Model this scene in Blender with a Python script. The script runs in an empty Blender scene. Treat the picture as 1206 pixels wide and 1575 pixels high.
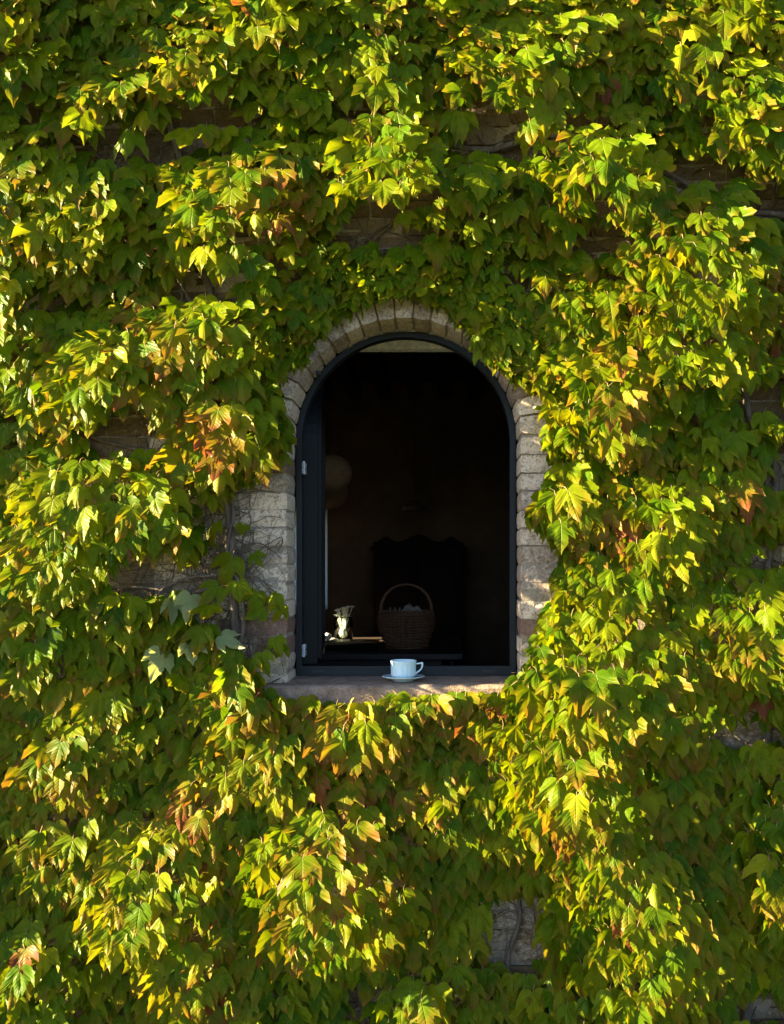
import bpy, math, random
import numpy as np
from mathutils import Vector, Matrix, noise

# ------------------------------------------------------------------ camera, sky, sun, exposure
SC = bpy.context.scene
COL = SC.collection
D = 3.4                      # camera to the face of the wall
CX, CZ = 0.171, 1.25         # camera position along the wall and height above the room's floor
SUN = Vector((-0.92, -0.14, 0.32)).normalized()

cam_d = bpy.data.cameras.new('camera')
cam = bpy.data.objects.new('camera', cam_d)
COL.objects.link(cam)
cam.location = (CX, -D, CZ)
cam.rotation_euler = (math.radians(90), 0, 0)
cam_d.sensor_fit = 'HORIZONTAL'
cam_d.sensor_width = 36
cam_d.lens = 36 * D / 2.68
cam_d.shift_x = (603 - 680) / 1206
cam_d.shift_y = (870 - 787.5) / 1206
cam_d.clip_start = 0.05
cam_d.clip_end = 2000
SC.camera = cam

W = bpy.data.worlds.new('World')
SC.world = W
W.use_nodes = True
wn = W.node_tree
sky = wn.nodes.new('ShaderNodeTexSky')
sky.sky_type = 'NISHITA'
sky.sun_disc = False
sky.sun_elevation = math.asin(SUN.z)
sky.sun_rotation = math.atan2(SUN.x, SUN.y)
sky.air_density = 0.55
sky.dust_density = 0.4
sky.ozone_density = 1.0
bg = wn.nodes['Background']
bg.inputs['Strength'].default_value = 0.05
wn.links.new(sky.outputs[0], bg.inputs['Color'])

sl = bpy.data.lights.new('sun', 'SUN')
sl.energy = 5.0
sl.angle = math.radians(0.5)
sl.color = (1.0, 0.82, 0.50)
so = bpy.data.objects.new('sun', sl)
COL.objects.link(so)
so.rotation_euler = SUN.to_track_quat('Z', 'Y').to_euler()
so.location = (-6, -3, 5)

SC.view_settings.view_transform = 'Standard'
SC.view_settings.look = 'None'
SC.view_settings.exposure = 3.4
SC.view_settings.gamma = 1.0
SC.render.engine = 'CYCLES'
SC.cycles.max_bounces = 8
SC.cycles.transparent_max_bounces = 12
SC.cycles.use_denoising = True

RNG = np.random.default_rng(7)
random.seed(7)


def P(px, py, y=0.0):
    """point at distance y behind the wall face that shows at the photograph's pixel"""
    s = (D + y) / D
    return Vector((CX + (px - 680) / 450 * s, y, CZ + (870 - py) / 450 * s))


# ------------------------------------------------------------------ materials
def mat(name, build=None, color=(.5, .5, .5), rough=.6, metal=0.0, spec=.5):
    m = bpy.data.materials.new(name)
    m.use_nodes = True
    nt = m.node_tree
    b = nt.nodes['Principled BSDF']
    b.inputs['Base Color'].default_value = (*color, 1)
    b.inputs['Roughness'].default_value = rough
    b.inputs['Metallic'].default_value = metal
    b.inputs['Specular IOR Level'].default_value = spec
    if build:
        build(nt, b)
    return m


def nd(nt, t, **kw):
    n = nt.nodes.new('ShaderNode' + t)
    for k, v in kw.items():
        if k in n.bl_rna.properties:
            setattr(n, k, v)
        else:
            n.inputs[k.replace('_', ' ')].default_value = v
    return n


def ramp(nt, fac, stops):
    r = nt.nodes.new('ShaderNodeValToRGB')
    e = r.color_ramp.elements
    while len(e) < len(stops):
        e.new(0.5)
    for el, (p, c) in zip(e, stops):
        el.position = p
        el.color = (*c, 1) if len(c) == 3 else c
    nt.links.new(fac, r.inputs[0])
    return r.outputs[0]


def math_n(nt, op, a, b=None, c=None, clamp=False):
    m = nt.nodes.new('ShaderNodeMath')
    m.operation = op
    m.use_clamp = clamp
    for i, v in enumerate((a, b, c)):
        if v is None:
            continue
        if isinstance(v, (int, float)):
            m.inputs[i].default_value = v
        else:
            nt.links.new(v, m.inputs[i])
    return m.outputs[0]


def mixc(nt, fac, a, b, mode='MIX'):
    m = nt.nodes.new('ShaderNodeMix')
    m.data_type = 'RGBA'
    m.blend_type = mode
    for s, v in ((m.inputs[0], fac), (m.inputs[6], a), (m.inputs[7], b)):
        if isinstance(v, tuple):
            s.default_value = (*v, 1)
        elif isinstance(v, (int, float)):
            s.default_value = v
        else:
            nt.links.new(v, s)
    return m.outputs[2]


def smooth(nt, v, lo, hi):
    m = nt.nodes.new('ShaderNodeMapRange')
    m.interpolation_type = 'SMOOTHSTEP'
    nt.links.new(v, m.inputs[0])
    m.inputs[1].default_value = lo
    m.inputs[2].default_value = hi
    return m.outputs[0]


def noise_n(nt, scale, detail=4, rough=.6, vec=None, dist=0):
    n = nt.nodes.new('ShaderNodeTexNoise')
    n.inputs['Scale'].default_value = scale
    n.inputs['Detail'].default_value = detail
    n.inputs['Roughness'].default_value = rough
    n.inputs['Distortion'].default_value = dist
    if vec is not None:
        nt.links.new(vec, n.inputs['Vector'])
    return n.outputs[0]


def pos_n(nt):
    return nt.nodes.new('ShaderNodeNewGeometry').outputs['Position']


def bump_n(nt, b, h, strength, dist):
    m = nt.nodes.new('ShaderNodeBump')
    m.inputs['Strength'].default_value = strength
    m.inputs['Distance'].default_value = dist
    nt.links.new(h, m.inputs['Height'])
    nt.links.new(m.outputs[0], b.inputs['Normal'])
    return m


def attr(nt, name, single):
    a = nt.nodes.new('ShaderNodeAttribute')
    a.attribute_name = name
    a.attribute_type = 'OBJECT' if single else 'GEOMETRY'
    return a.outputs['Fac']


def leaf_material(single):
    def build(nt, b):
        rnd = attr(nt, 'leaf_random', single)
        aut = attr(nt, 'leaf_autumn', single)
        uv = nt.nodes.new('ShaderNodeUVMap')
        sx = nt.nodes.new('ShaderNodeSeparateXYZ')
        nt.links.new(uv.outputs[0], sx.inputs[0])
        u, v = sx.outputs[0], sx.outputs[1]
        au = math_n(nt, 'ABSOLUTE', u)
        r = math_n(nt, 'SQRT', math_n(nt, 'ADD', math_n(nt, 'MULTIPLY', u, u), math_n(nt, 'MULTIPLY', v, v)))
        pet = math_n(nt, 'LESS_THAN', v, -2.0)
        # veins: the midrib and one to each side lobe, with finer ribs between
        side = math_n(nt, 'ABSOLUTE', math_n(nt, 'SUBTRACT', math_n(nt, 'MULTIPLY', au, 0.70), math_n(nt, 'MULTIPLY', v, 0.71)))
        dv = math_n(nt, 'MINIMUM', au, side)
        vein = math_n(nt, 'SUBTRACT', 1.0, smooth(nt, dv, 0.002, 0.022))
        fine = math_n(nt, 'SINE', math_n(nt, 'MULTIPLY', math_n(nt, 'SUBTRACT', v, math_n(nt, 'MULTIPLY', au, .8)), 46.0))
        pos = pos_n(nt)
        n1 = noise_n(nt, 38, 3, .6, pos)
        n2 = noise_n(nt, 160, 3, .6, pos)
        green = ramp(nt, rnd, [(0.0, (0.031, 0.073, 0.0022)), (0.35, (0.061, 0.112, 0.0026)),
                               (0.7, (0.118, 0.152, 0.0025)), (1.0, (0.175, 0.188, 0.004))])
        green = mixc(nt, 1.0, green, ramp(nt, n1, [(0.3, (.72, .76, .7)), (.7, (1.15, 1.12, 1.1))]), 'MULTIPLY')
        # turning: the margins and lobe tips go first
        edge = math_n(nt, 'ADD', math_n(nt, 'MULTIPLY', r, 0.75), math_n(nt, 'MULTIPLY', n1, 0.75))
        edge = math_n(nt, 'ADD', edge, math_n(nt, 'MULTIPLY', aut, 1.15))
        edge = math_n(nt, 'SUBTRACT', edge, math_n(nt, 'MULTIPLY', vein, 0.12))
        t1 = smooth(nt, edge, 0.85, 1.5)
        t2 = smooth(nt, edge, 1.25, 1.95)
        c = mixc(nt, math_n(nt, 'MULTIPLY', t1, .7), green, (0.145, 0.088, 0.008))
        c = mixc(nt, math_n(nt, 'MULTIPLY', t2, .9), c, (0.14, 0.030, 0.018))
        c = mixc(nt, math_n(nt, 'MULTIPLY', vein, 0.28), c, (0.17, 0.20, 0.012))
        spot = smooth(nt, n2, 0.66, 0.74)
        c = mixc(nt, math_n(nt, 'MULTIPLY', spot, 0.5), c, (0.13, 0.075, 0.02))
        back = nt.nodes.new('ShaderNodeNewGeometry').outputs['Backfacing']
        c = mixc(nt, math_n(nt, 'MULTIPLY', back, 0.65), c, (0.27, 0.31, 0.16))
        c = mixc(nt, pet, c, (0.26, 0.20, 0.11))
        nt.links.new(c, b.inputs['Base Color'])
        b.inputs['Roughness'].default_value = 0.38
        b.inputs['Specular IOR Level'].default_value = 0.10
        b.inputs['IOR'].default_value = 1.38
        h = math_n(nt, 'ADD', math_n(nt, 'MULTIPLY', vein, -1.0), math_n(nt, 'MULTIPLY', fine, 0.25))
        bump_n(nt, b, h, 0.55, 0.0016)
        tr = nt.nodes.new('ShaderNodeBsdfTranslucent')
        tc = mixc(nt, 1.0, c, (3.3, 2.85, 1.3), 'MULTIPLY')
        nt.links.new(tc, tr.inputs[0])
        ms = nt.nodes.new('ShaderNodeMixShader')
        ms.inputs[0].default_value = 0.30
        nt.links.new(b.outputs[0], ms.inputs[1])
        nt.links.new(tr.outputs[0], ms.inputs[2])
        nt.links.new(ms.outputs[0], nt.nodes['Material Output'].inputs[0])
    return mat('leaf_single' if single else 'leaf_mass', build)


def masonry_material(single):
    def build(nt, b):
        tone = attr(nt, 'tone', single)
        lime = attr(nt, 'lime', single)
        pos = pos_n(nt)
        n1 = noise_n(nt, 14, 5, .65, pos)
        n2 = noise_n(nt, 55, 6, .75, pos, .6)
        n3 = noise_n(nt, 95, 6, .8, pos, .4)
        base = ramp(nt, tone, [(0.0, (0.095, 0.062, 0.032)), (0.3, (0.17, 0.115, 0.062)), (0.55, (0.25, 0.19, 0.145)),
                               (0.8, (0.26, 0.18, 0.14)), (1.0, (0.24, 0.135, 0.10))])
        base = mixc(nt, 1.0, base, ramp(nt, n2, [(.25, (.6, .6, .6)), (.75, (1.25, 1.25, 1.25))]), 'MULTIPLY')
        lf = math_n(nt, 'ADD', math_n(nt, 'MULTIPLY', lime, 0.75), math_n(nt, 'MULTIPLY', n2, 0.9))
        lf = math_n(nt, 'ADD', lf, math_n(nt, 'MULTIPLY', n1, 0.35))
        lf = smooth(nt, lf, 0.88, 1.25)
        c = mixc(nt, math_n(nt, 'MULTIPLY', lf, .85), base, (0.72, 0.585, 0.45))
        grime = smooth(nt, math_n(nt, 'ADD', n3, math_n(nt, 'MULTIPLY', n2, .6)), 0.78, 0.94)
        c = mixc(nt, math_n(nt, 'MULTIPLY', grime, .75), c, (0.055, 0.045, 0.035))
        nt.links.new(c, b.inputs['Base Color'])
        b.inputs['Roughness'].default_value = .92
        b.inputs['Specular IOR Level'].default_value = .2
        h = math_n(nt, 'ADD', n2, math_n(nt, 'MULTIPLY', n3, .5))
        bump_n(nt, b, h, .9, .006)
    return mat('masonry_single' if single else 'masonry_mass', build)


def rough_build(c1, c2, scale, bscale, bdist, rough=.9, spec=.2):
    def build(nt, b):
        pos = pos_n(nt)
        n1 = noise_n(nt, scale, 5, .65, pos)
        n2 = noise_n(nt, bscale, 5, .7, pos)
        c = ramp(nt, n1, [(.3, c1), (.7, c2)])
        c = mixc(nt, 1.0, c, ramp(nt, n2, [(.3, (.65, .65, .65)), (.7, (1.25, 1.25, 1.25))]), 'MULTIPLY')
        nt.links.new(c, b.inputs['Base Color'])
        b.inputs['Roughness'].default_value = rough
        b.inputs['Specular IOR Level'].default_value = spec
        bump_n(nt, b, n2, .8, bdist)
    return build


M = {}
M['leaf_s'] = leaf_material(True)
M['leaf_m'] = leaf_material(False)
M['brick_s'] = masonry_material(True)
M['brick_m'] = masonry_material(False)
M['mortar'] = mat('lime_mortar', rough_build((.22, .18, .135), (.38, .32, .25), 20, 120, .004))
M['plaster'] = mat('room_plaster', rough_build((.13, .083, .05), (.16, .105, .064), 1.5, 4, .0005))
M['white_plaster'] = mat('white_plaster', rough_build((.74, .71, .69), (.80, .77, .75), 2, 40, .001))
M['sill'] = mat('sill_stone', rough_build((.16, .11, .08), (.36, .275, .21), 22, 130, .006, .9))


def steel(nt, b):
    n = noise_n(nt, 30, 4, .6, pos_n(nt))
    nt.links.new(ramp(nt, n, [(.3, (.007, .010, .012)), (.7, (.011, .015, .018))]), b.inputs['Base Color'])
    nt.links.new(math_n(nt, 'ADD', math_n(nt, 'MULTIPLY', n, .2), .34), b.inputs['Roughness'])


M['frame'] = mat('anthracite_frame', steel, spec=.3)
M['sash'] = mat('shaded_casement_metal', color=(.003, .0037, .0045), rough=.5, spec=.2)  # same anthracite as the frame, with rebate shade put into its darker colour
M['gasket'] = mat('rubber_gasket', color=(.01, .01, .011), rough=.7)
M['hinge'] = mat('hinge_metal', rough_build((.42, .45, .50), (.52, .55, .60), 40, 90, .0005, .35, .5))
M['black'] = mat('black_plastic', color=(.012, .012, .013), rough=.5)


def bark(nt, b):
    pos = pos_n(nt)
    mp = nt.nodes.new('ShaderNodeMapping')
    mp.inputs['Scale'].default_value = (60, 60, 14)
    nt.links.new(pos, mp.inputs[0])
    n = noise_n(nt, 1.6, 6, .7, mp.outputs[0], .5)
    nt.links.new(ramp(nt, n, [(.3, (.045, .033, .024)), (.55, (.12, .092, .07)), (.8, (.23, .195, .16))]), b.inputs['Base Color'])
    b.inputs['Roughness'].default_value = .9
    bump_n(nt, b, n, 1.0, .006)


M['bark'] = mat('vine_bark', bark)
M['twig'] = mat('dry_tendril', rough_build((.055, .038, .026), (.13, .10, .075), 40, 200, .001))


def glaze(nt, b):
    n = noise_n(nt, 60, 3, .5, pos_n(nt))
    nt.links.new(ramp(nt, n, [(.3, (.55, .72, .78)), (.7, (.60, .77, .82))]), b.inputs['Base Color'])
    nt.links.new(math_n(nt, 'ADD', math_n(nt, 'MULTIPLY', n, .08), .12), b.inputs['Roughness'])
    b.inputs['Coat Weight'].default_value = .4


M['china'] = mat('pale_blue_china', glaze)
M['coffee'] = mat('coffee', color=(.03, .012, .005), rough=.1)


def wood_build(c1, c2, rough=.5):
    def build(nt, b):
        pos = pos_n(nt)
        mp = nt.nodes.new('ShaderNodeMapping')
        mp.inputs['Scale'].default_value = (2, 30, 30)
        nt.links.new(pos, mp.inputs[0])
        n = noise_n(nt, 1.5, 5, .6, mp.outputs[0], 1.0)
        nt.links.new(ramp(nt, n, [(.3, c1), (.7, c2)]), b.inputs['Base Color'])
        b.inputs['Roughness'].default_value = rough
        bump_n(nt, b, n, .4, .001)
    return build


M['darkwood'] = mat('dark_wood', wood_build((.030, .018, .012), (.060, .036, .022)))
M['blackwood'] = mat('blackened_wood', wood_build((.008, .005, .004), (.016, .010, .008), .8), spec=.1)
M['board'] = mat('oak_board', wood_build((.26, .13, .06), (.38, .20, .10)))
M['wicker'] = mat('wicker', rough_build((.22, .105, .055), (.46, .24, .13), 60, 200, .001, .6, .4))
M['cloth'] = mat('linen', rough_build((.55, .52, .47), (.66, .63, .58), 20, 300, .001))
M['paper'] = mat('paper_shade', rough_build((.30, .185, .10), (.35, .22, .125), 12, 80, .0008))
M['copper'] = mat('copper', color=(.60, .22, .10), rough=.3, metal=1)
M['petal'] = mat('cream_petal', rough_build((.84, .86, .84), (.90, .91, .90), 50, 90, .001, .7))
M['stalk'] = mat('dry_stalk', rough_build((.72, .74, .60), (.82, .84, .72), 50, 90, .001, .7))
M['voile'] = None


def voile(nt, b):
    n = noise_n(nt, 40, 3, .5, pos_n(nt))
    c = ramp(nt, n, [(.3, (.70, .72, .68)), (.7, (.80, .82, .78))])
    nt.links.new(c, b.inputs['Base Color'])
    t = nt.nodes.new('ShaderNodeBsdfTranslucent')
    nt.links.new(c, t.inputs[0])
    ms = nt.nodes.new('ShaderNodeMixShader')
    ms.inputs[0].default_value = .75
    nt.links.new(b.outputs[0], ms.inputs[1])
    nt.links.new(t.outputs[0], ms.inputs[2])
    nt.links.new(ms.outputs[0], nt.nodes['Material Output'].inputs[0])


M['voile'] = mat('white_voile', voile, rough=.9)
M['floor'] = mat('terracotta_floor', rough_build((.16, .075, .045), (.24, .12, .07), 6, 40, .001, .6))
M['ground'] = mat('garden_ground', rough_build((.025, .04, .012), (.06, .06, .03), 3, 60, .02))
M['roof_tile'] = mat('clay_roof', rough_build((.20, .09, .05), (.32, .16, .10), 5, 40, .004))


def glass_build(nt, b):
    t = nt.nodes.new('ShaderNodeBsdfTransparent')
    t.inputs[0].default_value = (.92, .95, .94, 1)
    g = nt.nodes.new('ShaderNodeBsdfGlossy')
    g.inputs['Roughness'].default_value = .02
    f = nt.nodes.new('ShaderNodeFresnel')
    f.inputs[0].default_value = 1.45
    n = noise_n(nt, 3, 2, .5, pos_n(nt))
    ms = nt.nodes.new('ShaderNodeMixShader')
    nt.links.new(math_n(nt, 'MULTIPLY', f.outputs[0], math_n(nt, 'ADD', math_n(nt, 'MULTIPLY', n, .2), .9)), ms.inputs[0])
    nt.links.new(t.outputs[0], ms.inputs[1])
    nt.links.new(g.outputs[0], ms.inputs[2])
    nt.links.new(ms.outputs[0], nt.nodes['Material Output'].inputs[0])


M['glass'] = mat('clear_glass', glass_build)


# ------------------------------------------------------------------ mesh helpers
def mesh_obj(name, verts, faces, m, parent=None, smoothf=False, loc=None):
    me = bpy.data.meshes.new(name)
    me.from_pydata([tuple(v) for v in verts], [], faces)
    me.materials.append(m)
    if smoothf:
        me.polygons.foreach_set('use_smooth', [True] * len(me.polygons))
    o = bpy.data.objects.new(name, me)
    COL.objects.link(o)
    if parent:
        o.parent = parent
    if loc is not None:
        o.location = loc
    return o


def tag(o, label=None, cat=None, group=None, kind=None):
    if label:
        o['label'] = label
    if cat:
        o['category'] = cat
    if group:
        o['group'] = group
    if kind:
        o['kind'] = kind
    return o


def empty(name, loc=(0, 0, 0), rz=0):
    o = bpy.data.objects.new(name, None)
    COL.objects.link(o)
    o.location = loc
    o.rotation_euler = (0, 0, rz)
    o.empty_display_size = .1
    return o


class MB:
    def __init__(s):
        s.v, s.f = [], []

    def add(s, vs, fs):
        k = len(s.v)
        s.v += [Vector(p) for p in vs]
        s.f += [tuple(i + k for i in f) for f in fs]
        return s

    def box(s, a, b, c=0.0):
        """box from corner a to corner b, edges cut by c"""
        x0, y0, z0 = a
        x1, y1, z1 = b
        if c <= 0:
            vs = [(x, y, z) for x in (x0, x1) for y in (y0, y1) for z in (z0, z1)]
            return s.add(vs, [(0, 1, 3, 2), (4, 6, 7, 5), (0, 4, 5, 1), (2, 3, 7, 6), (0, 2, 6, 4), (1, 5, 7, 3)])
        import bmesh
        bm = bmesh.new()
        bmesh.ops.create_cube(bm, size=1)
        for v in bm.verts:
            v.co = Vector(((x0 + x1) / 2 + v.co.x * (x1 - x0), (y0 + y1) / 2 + v.co.y * (y1 - y0), (z0 + z1) / 2 + v.co.z * (z1 - z0)))
        bmesh.ops.bevel(bm, geom=bm.edges[:], offset=c, segments=2, affect='EDGES', profile=.5)
        bm.verts.index_update()
        s.add([v.co.copy() for v in bm.verts], [tuple(v.index for v in f.verts) for f in bm.faces])
        bm.free()
        return s

    def tube(s, pts, r, sides=6, cap=True):
        pts = [Vector(p) for p in pts]
        rs = r if isinstance(r, (list, tuple)) else [r] * len(pts)
        k = len(s.v)
        up = Vector((0, 0, 1))
        n = len(pts)
        d0 = (pts[1] - pts[0]).normalized()
        a = d0.orthogonal().normalized()
        for i, p in enumerate(pts):
            d = (pts[min(i + 1, n - 1)] - pts[max(i - 1, 0)])
            if d.length < 1e-9:
                d = d0.copy()
            d.normalize()
            a = (a - d * a.dot(d))
            a = a.normalized() if a.length > 1e-6 else d.orthogonal().normalized()
            b = d.cross(a)
            for j in range(sides):
                t = 2 * math.pi * j / sides
                s.v.append(p + (a * math.cos(t) + b * math.sin(t)) * rs[i])
        for i in range(n - 1):
            for j in range(sides):
                j2 = (j + 1) % sides
                s.f.append((k + i * sides + j, k + i * sides + j2, k + (i + 1) * sides + j2, k + (i + 1) * sides + j))
        if cap:
            s.f.append(tuple(k + j for j in range(sides))[::-1])
            s.f.append(tuple(k + (n - 1) * sides + j for j in range(sides)))
        return s

    def lathe(s, prof, n=48, c=(0, 0, 0), flute=0.0, nf=0, frange=None, sx=1, sy=1):
        k = len(s.v)
        for i, (r, z) in enumerate(prof):
            for j in range(n):
                t = 2 * math.pi * j / n
                rr = r
                if flute and frange[0] <= i <= frange[1]:
                    rr = r * (1 + flute * math.cos(nf * t))
                s.v.append(Vector((c[0] + rr * math.cos(t) * sx, c[1] + rr * math.sin(t) * sy, c[2] + z)))
        for i in range(len(prof) - 1):
            for j in range(n):
                j2 = (j + 1) % n
                s.f.append((k + i * n + j, k + i * n + j2, k + (i + 1) * n + j2, k + (i + 1) * n + j))
        s.f.append(tuple(k + j for j in range(n))[::-1])
        s.f.append(tuple(k + (len(prof) - 1) * n + j for j in range(n)))
        return s

    def ring(s, outer, inner, y0, y1):
        """a flat closed band between two matching outlines in x and z, from depth y0 to y1"""
        n = len(outer)
        k = len(s.v)
        for pts, y in ((outer, y0), (inner, y0), (inner, y1), (outer, y1)):
            for x, z in pts:
                s.v.append(Vector((x, y, z)))
        for i in range(n):
            j = (i + 1) % n
            for a in range(4):
                b = (a + 1) % 4
                s.f.append((k + a * n + i, k + a * n + j, k + b * n + j, k + b * n + i))
        return s

    def build(s, name, m, parent=None, smoothf=False, loc=None):
        return mesh_obj(name, s.v, s.f, m, parent, smoothf, loc)


# ------------------------------------------------------------------ the opening's measures
OX, OZ, OR = 0.0411, 1.698, 0.3967       # centre, springing and radius of the arch
ZS = 0.852                               # top of the sill
ZTOP, ZG = 4.0, -0.45
XL, XR = -2.9, 4.2
FY = 0.18                                # depth at which the window frame stands


def arch_path(r, zb, n=36, dz=0.0):
    pts = [(OX - r, zb), (OX - r, zb + (OZ - zb) * .5)]
    for i in range(n + 1):
        t = math.pi - math.pi * i / n
        pts.append((OX + r * math.cos(t), OZ + dz + r * math.sin(t)))
    pts += [(OX + r, zb + (OZ - zb) * .5), (OX + r, zb)]
    return pts


# ------------------------------------------------------------------ setting
g = MB().add([(-600, -600, ZG), (600, -600, ZG), (600, 600, ZG), (-600, 600, ZG)], [(0, 1, 2, 3)]).build('ground', M['ground'])
tag(g, kind='structure')

house = empty('stone_house', (0, 0.2, ZG))
tag(house, 'old brick and stone house wall overgrown with creeper around an arched window', 'house')
hp = house.location
OFF = Vector((0, 0.2, ZG))


def hpart(mb, name, m, parent=None, smoothf=False):
    o = mb.build(name, m, parent or house, smoothf)
    if parent is None:
        o.location = -OFF
    return o


def holed_slab(mb, r, y0, y1, zb):
    """a wall slab with the arched hole"""
    n = 40
    xs = [OX - r * math.cos(math.pi * i / n) for i in range(n + 1)]
    zs = [OZ + r * math.sin(math.pi * i / n) for i in range(n + 1)]
    mb.box((XL, y0, ZG), (OX - r, y1, ZTOP))
    mb.box((OX + r, y0, ZG), (XR, y1, ZTOP))
    mb.box((OX - r, y0, ZG), (OX + r, y1, zb))
    for i in range(n):
        a, b = xs[i], xs[i + 1]
        vs = [(a, y0, zs[i]), (b, y0, zs[i + 1]), (b, y0, ZTOP), (a, y0, ZTOP), (a, y1, zs[i]), (b, y1, zs[i + 1]), (b, y1, ZTOP), (a, y1, ZTOP)]
        mb.add(vs, [(0, 1, 2, 3), (4, 7, 6, 5), (0, 4, 5, 1)])
    return mb


hpart(holed_slab(MB(), OR + .007, 0.006, FY, ZS - .09), 'wall_core', M['mortar'])
hpart(holed_slab(MB(), OR + .09, FY + .002, 0.40, ZS - .09), 'inner_wall', M['white_plaster'])
# inner leaf with a square head, seen as a pale patch behind the top of the arch
mb = MB()
zl = 2.079
mb.box((XL, .402, ZG), (OX - .56, .46, ZTOP))
mb.box((OX + .56, .402, ZG), (XR, .46, ZTOP))
mb.box((OX - .56, .402, zl), (OX + .56, .46, ZTOP))
mb.box((OX - .56, .402, ZG), (OX + .56, .46, ZS - .09))
hpart(mb, 'lintel_wall', M['white_plaster'])
# the rest of the house: end walls, back, roof; a small window in the left end wall
YB = 3.9
V = P(528, 985, 3.0)
tt = (V.x - (-2.6)) / -SUN.x * 1.0
hy, hz = V.y + SUN.y * tt, V.z + .09 + SUN.z * tt
mb = MB()
wy0, wy1, wz0, wz1 = hy - .20, hy + .22, hz - .17, hz + .15
for a, b in (((XL, .46, ZG), (-2.6, wy0, ZTOP)), ((XL, wy1, ZG), (-2.6, YB + .3, ZTOP)),
             ((XL, wy0, ZG), (-2.6, wy1, wz0)), ((XL, wy0, wz1), (-2.6, wy1, ZTOP))):
    mb.box(a, b)
mb.box((3.6, .46, ZG), (XR, YB + .3, ZTOP))
sa_, sb_, sz0_, sz1_ = P(430, 0, YB).x, P(501, 0, YB).x, P(0, 930, YB).z, P(0, 790, YB).z
for a, b in (((-2.6, YB + .051, ZG), (sa_, YB + .3, ZTOP)), ((sb_, YB + .051, ZG), (3.6, YB + .3, ZTOP)),
             ((sa_, YB + .051, ZG), (sb_, YB + .3, sz0_)), ((sa_, YB + .051, sz1_), (sb_, YB + .3, ZTOP))):
    mb.box(a, b)
hpart(mb, 'end_wall', M['mortar'])
r = MB()
r.add([(XL - .3, -.3, ZTOP), (XR + .3, -.3, ZTOP), (XR + .3, YB + .6, ZTOP), (XL - .3, YB + .6, ZTOP),
       (XL - .3, 2.1, ZTOP + 1.1), (XR + .3, 2.1, ZTOP + 1.1)],
      [(0, 1, 5, 4), (2, 3, 4, 5), (0, 3, 2, 1), (0, 4, 3), (1, 2, 5)])
hpart(r, 'roof', M['roof_tile'])

tag(MB().box((-2.6, .46, -.1), (3.6, YB, 0)).build('floor', M['floor']), kind='structure')
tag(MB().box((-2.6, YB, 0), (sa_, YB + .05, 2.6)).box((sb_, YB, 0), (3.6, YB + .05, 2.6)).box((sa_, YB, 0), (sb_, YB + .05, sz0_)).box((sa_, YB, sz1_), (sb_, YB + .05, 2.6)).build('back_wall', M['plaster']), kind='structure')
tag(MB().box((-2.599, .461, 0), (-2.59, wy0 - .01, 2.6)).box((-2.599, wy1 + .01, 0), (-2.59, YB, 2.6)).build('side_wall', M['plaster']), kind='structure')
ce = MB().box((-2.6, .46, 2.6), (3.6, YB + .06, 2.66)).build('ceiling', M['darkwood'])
tag(ce, kind='structure')
bm0 = None
for i in range(17):
    x = -1.75 + i * .215
    b = MB().box((x - .04, .47, 2.47), (x + .04, YB, 2.6), .004).build('ceiling_beam', M['blackwood'], ce)


# ------------------------------------------------------------------ masonry
def block_variant(seed, nx=6, nz=4):
    """unit block: x and z from -.5 to .5, front face near y=0, body to y=1"""
    rg = random.Random(seed)
    vs, fs = [], []
    for j in range(nz):
        for i in range(nx):
            x = -.5 + i / (nx - 1)
            z = -.5 + j / (nz - 1)
            ex = 1 if i in (0, nx - 1) else 0
            ez = 1 if j in (0, nz - 1) else 0
            y = rg.uniform(-.06, .06)
            if ex or ez:
                y += .02 + rg.uniform(-.01, .05) + (.03 if ex and ez else 0)
            if ex and ez:
                x *= .98
                z *= .94
            x *= 1 - .018 * rg.random() * (1 if ex else .2)
            z *= 1 - .06 * rg.random() * (1 if ez else .2)
            x *= 1 - (.03 * rg.random() if ex and rg.random() < .3 else 0)
            vs.append((x, y, z))
    for j in range(nz - 1):
        for i in range(nx - 1):
            a = j * nx + i
            fs.append((a, a + 1, a + nx + 1, a + nx))
    loop = [i for i in range(nx)] + [j * nx + nx - 1 for j in range(1, nz)] + [(nz - 1) * nx + i for i in range(nx - 2, -1, -1)] + [j * nx for j in range(nz - 2, 0, -1)]
    k = len(vs)
    for q in loop:
        x, y, z = vs[q]
        vs.append((max(-.5, min(.5, x * 1.01)), 1.0, max(-.5, min(.5, z * 1.02))))
    L = len(loop)
    for i in range(L):
        j = (i + 1) % L
        fs.append((loop[j], loop[i], k + i, k + j))
    return np.array(vs), fs


BV = [block_variant(100 + i) for i in range(10)]
for i in range(10):                       # the deep ones that reach back to the window frame
    vs, fs = BV[i]
    vs = vs.copy()
    fr = vs[:, 1] < .9
    vs[fr, 1] *= .34
    BV.append((vs, fs))
BM = []
for vs, fs in BV:
    me = bpy.data.meshes.new('brick')
    me.from_pydata([tuple(p) for p in vs], [], fs)
    me.materials.append(M['brick_s'])
    BM.append(me)

# region of the face kept clear of leaves, in the photograph's pixels (outline of the bare masonry round the window)
CLEAR = [(478, 560), (468, 545), (486, 522), (520, 492), (560, 470), (600, 458), (640, 460), (672, 470), (704, 492), (722, 512), (736, 548),
         (752, 566), (776, 566), (800, 596), (834, 606), (838, 680), (846, 742), (826, 762), (806, 790), (812, 812), (840, 838),
         (868, 862), (850, 905), (834, 960), (812, 1000), (792, 1042), (786, 1062), (700, 1062), (640, 1076), (520, 1080), (440, 1080),
         (404, 1068), (398, 1046), (380, 1030), (372, 985), (380, 930), (372, 880), (352, 835), (344, 775), (362, 752), (440, 748), (446, 700), (438, 640), (428, 600), (432, 572), (450, 568)]
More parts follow.
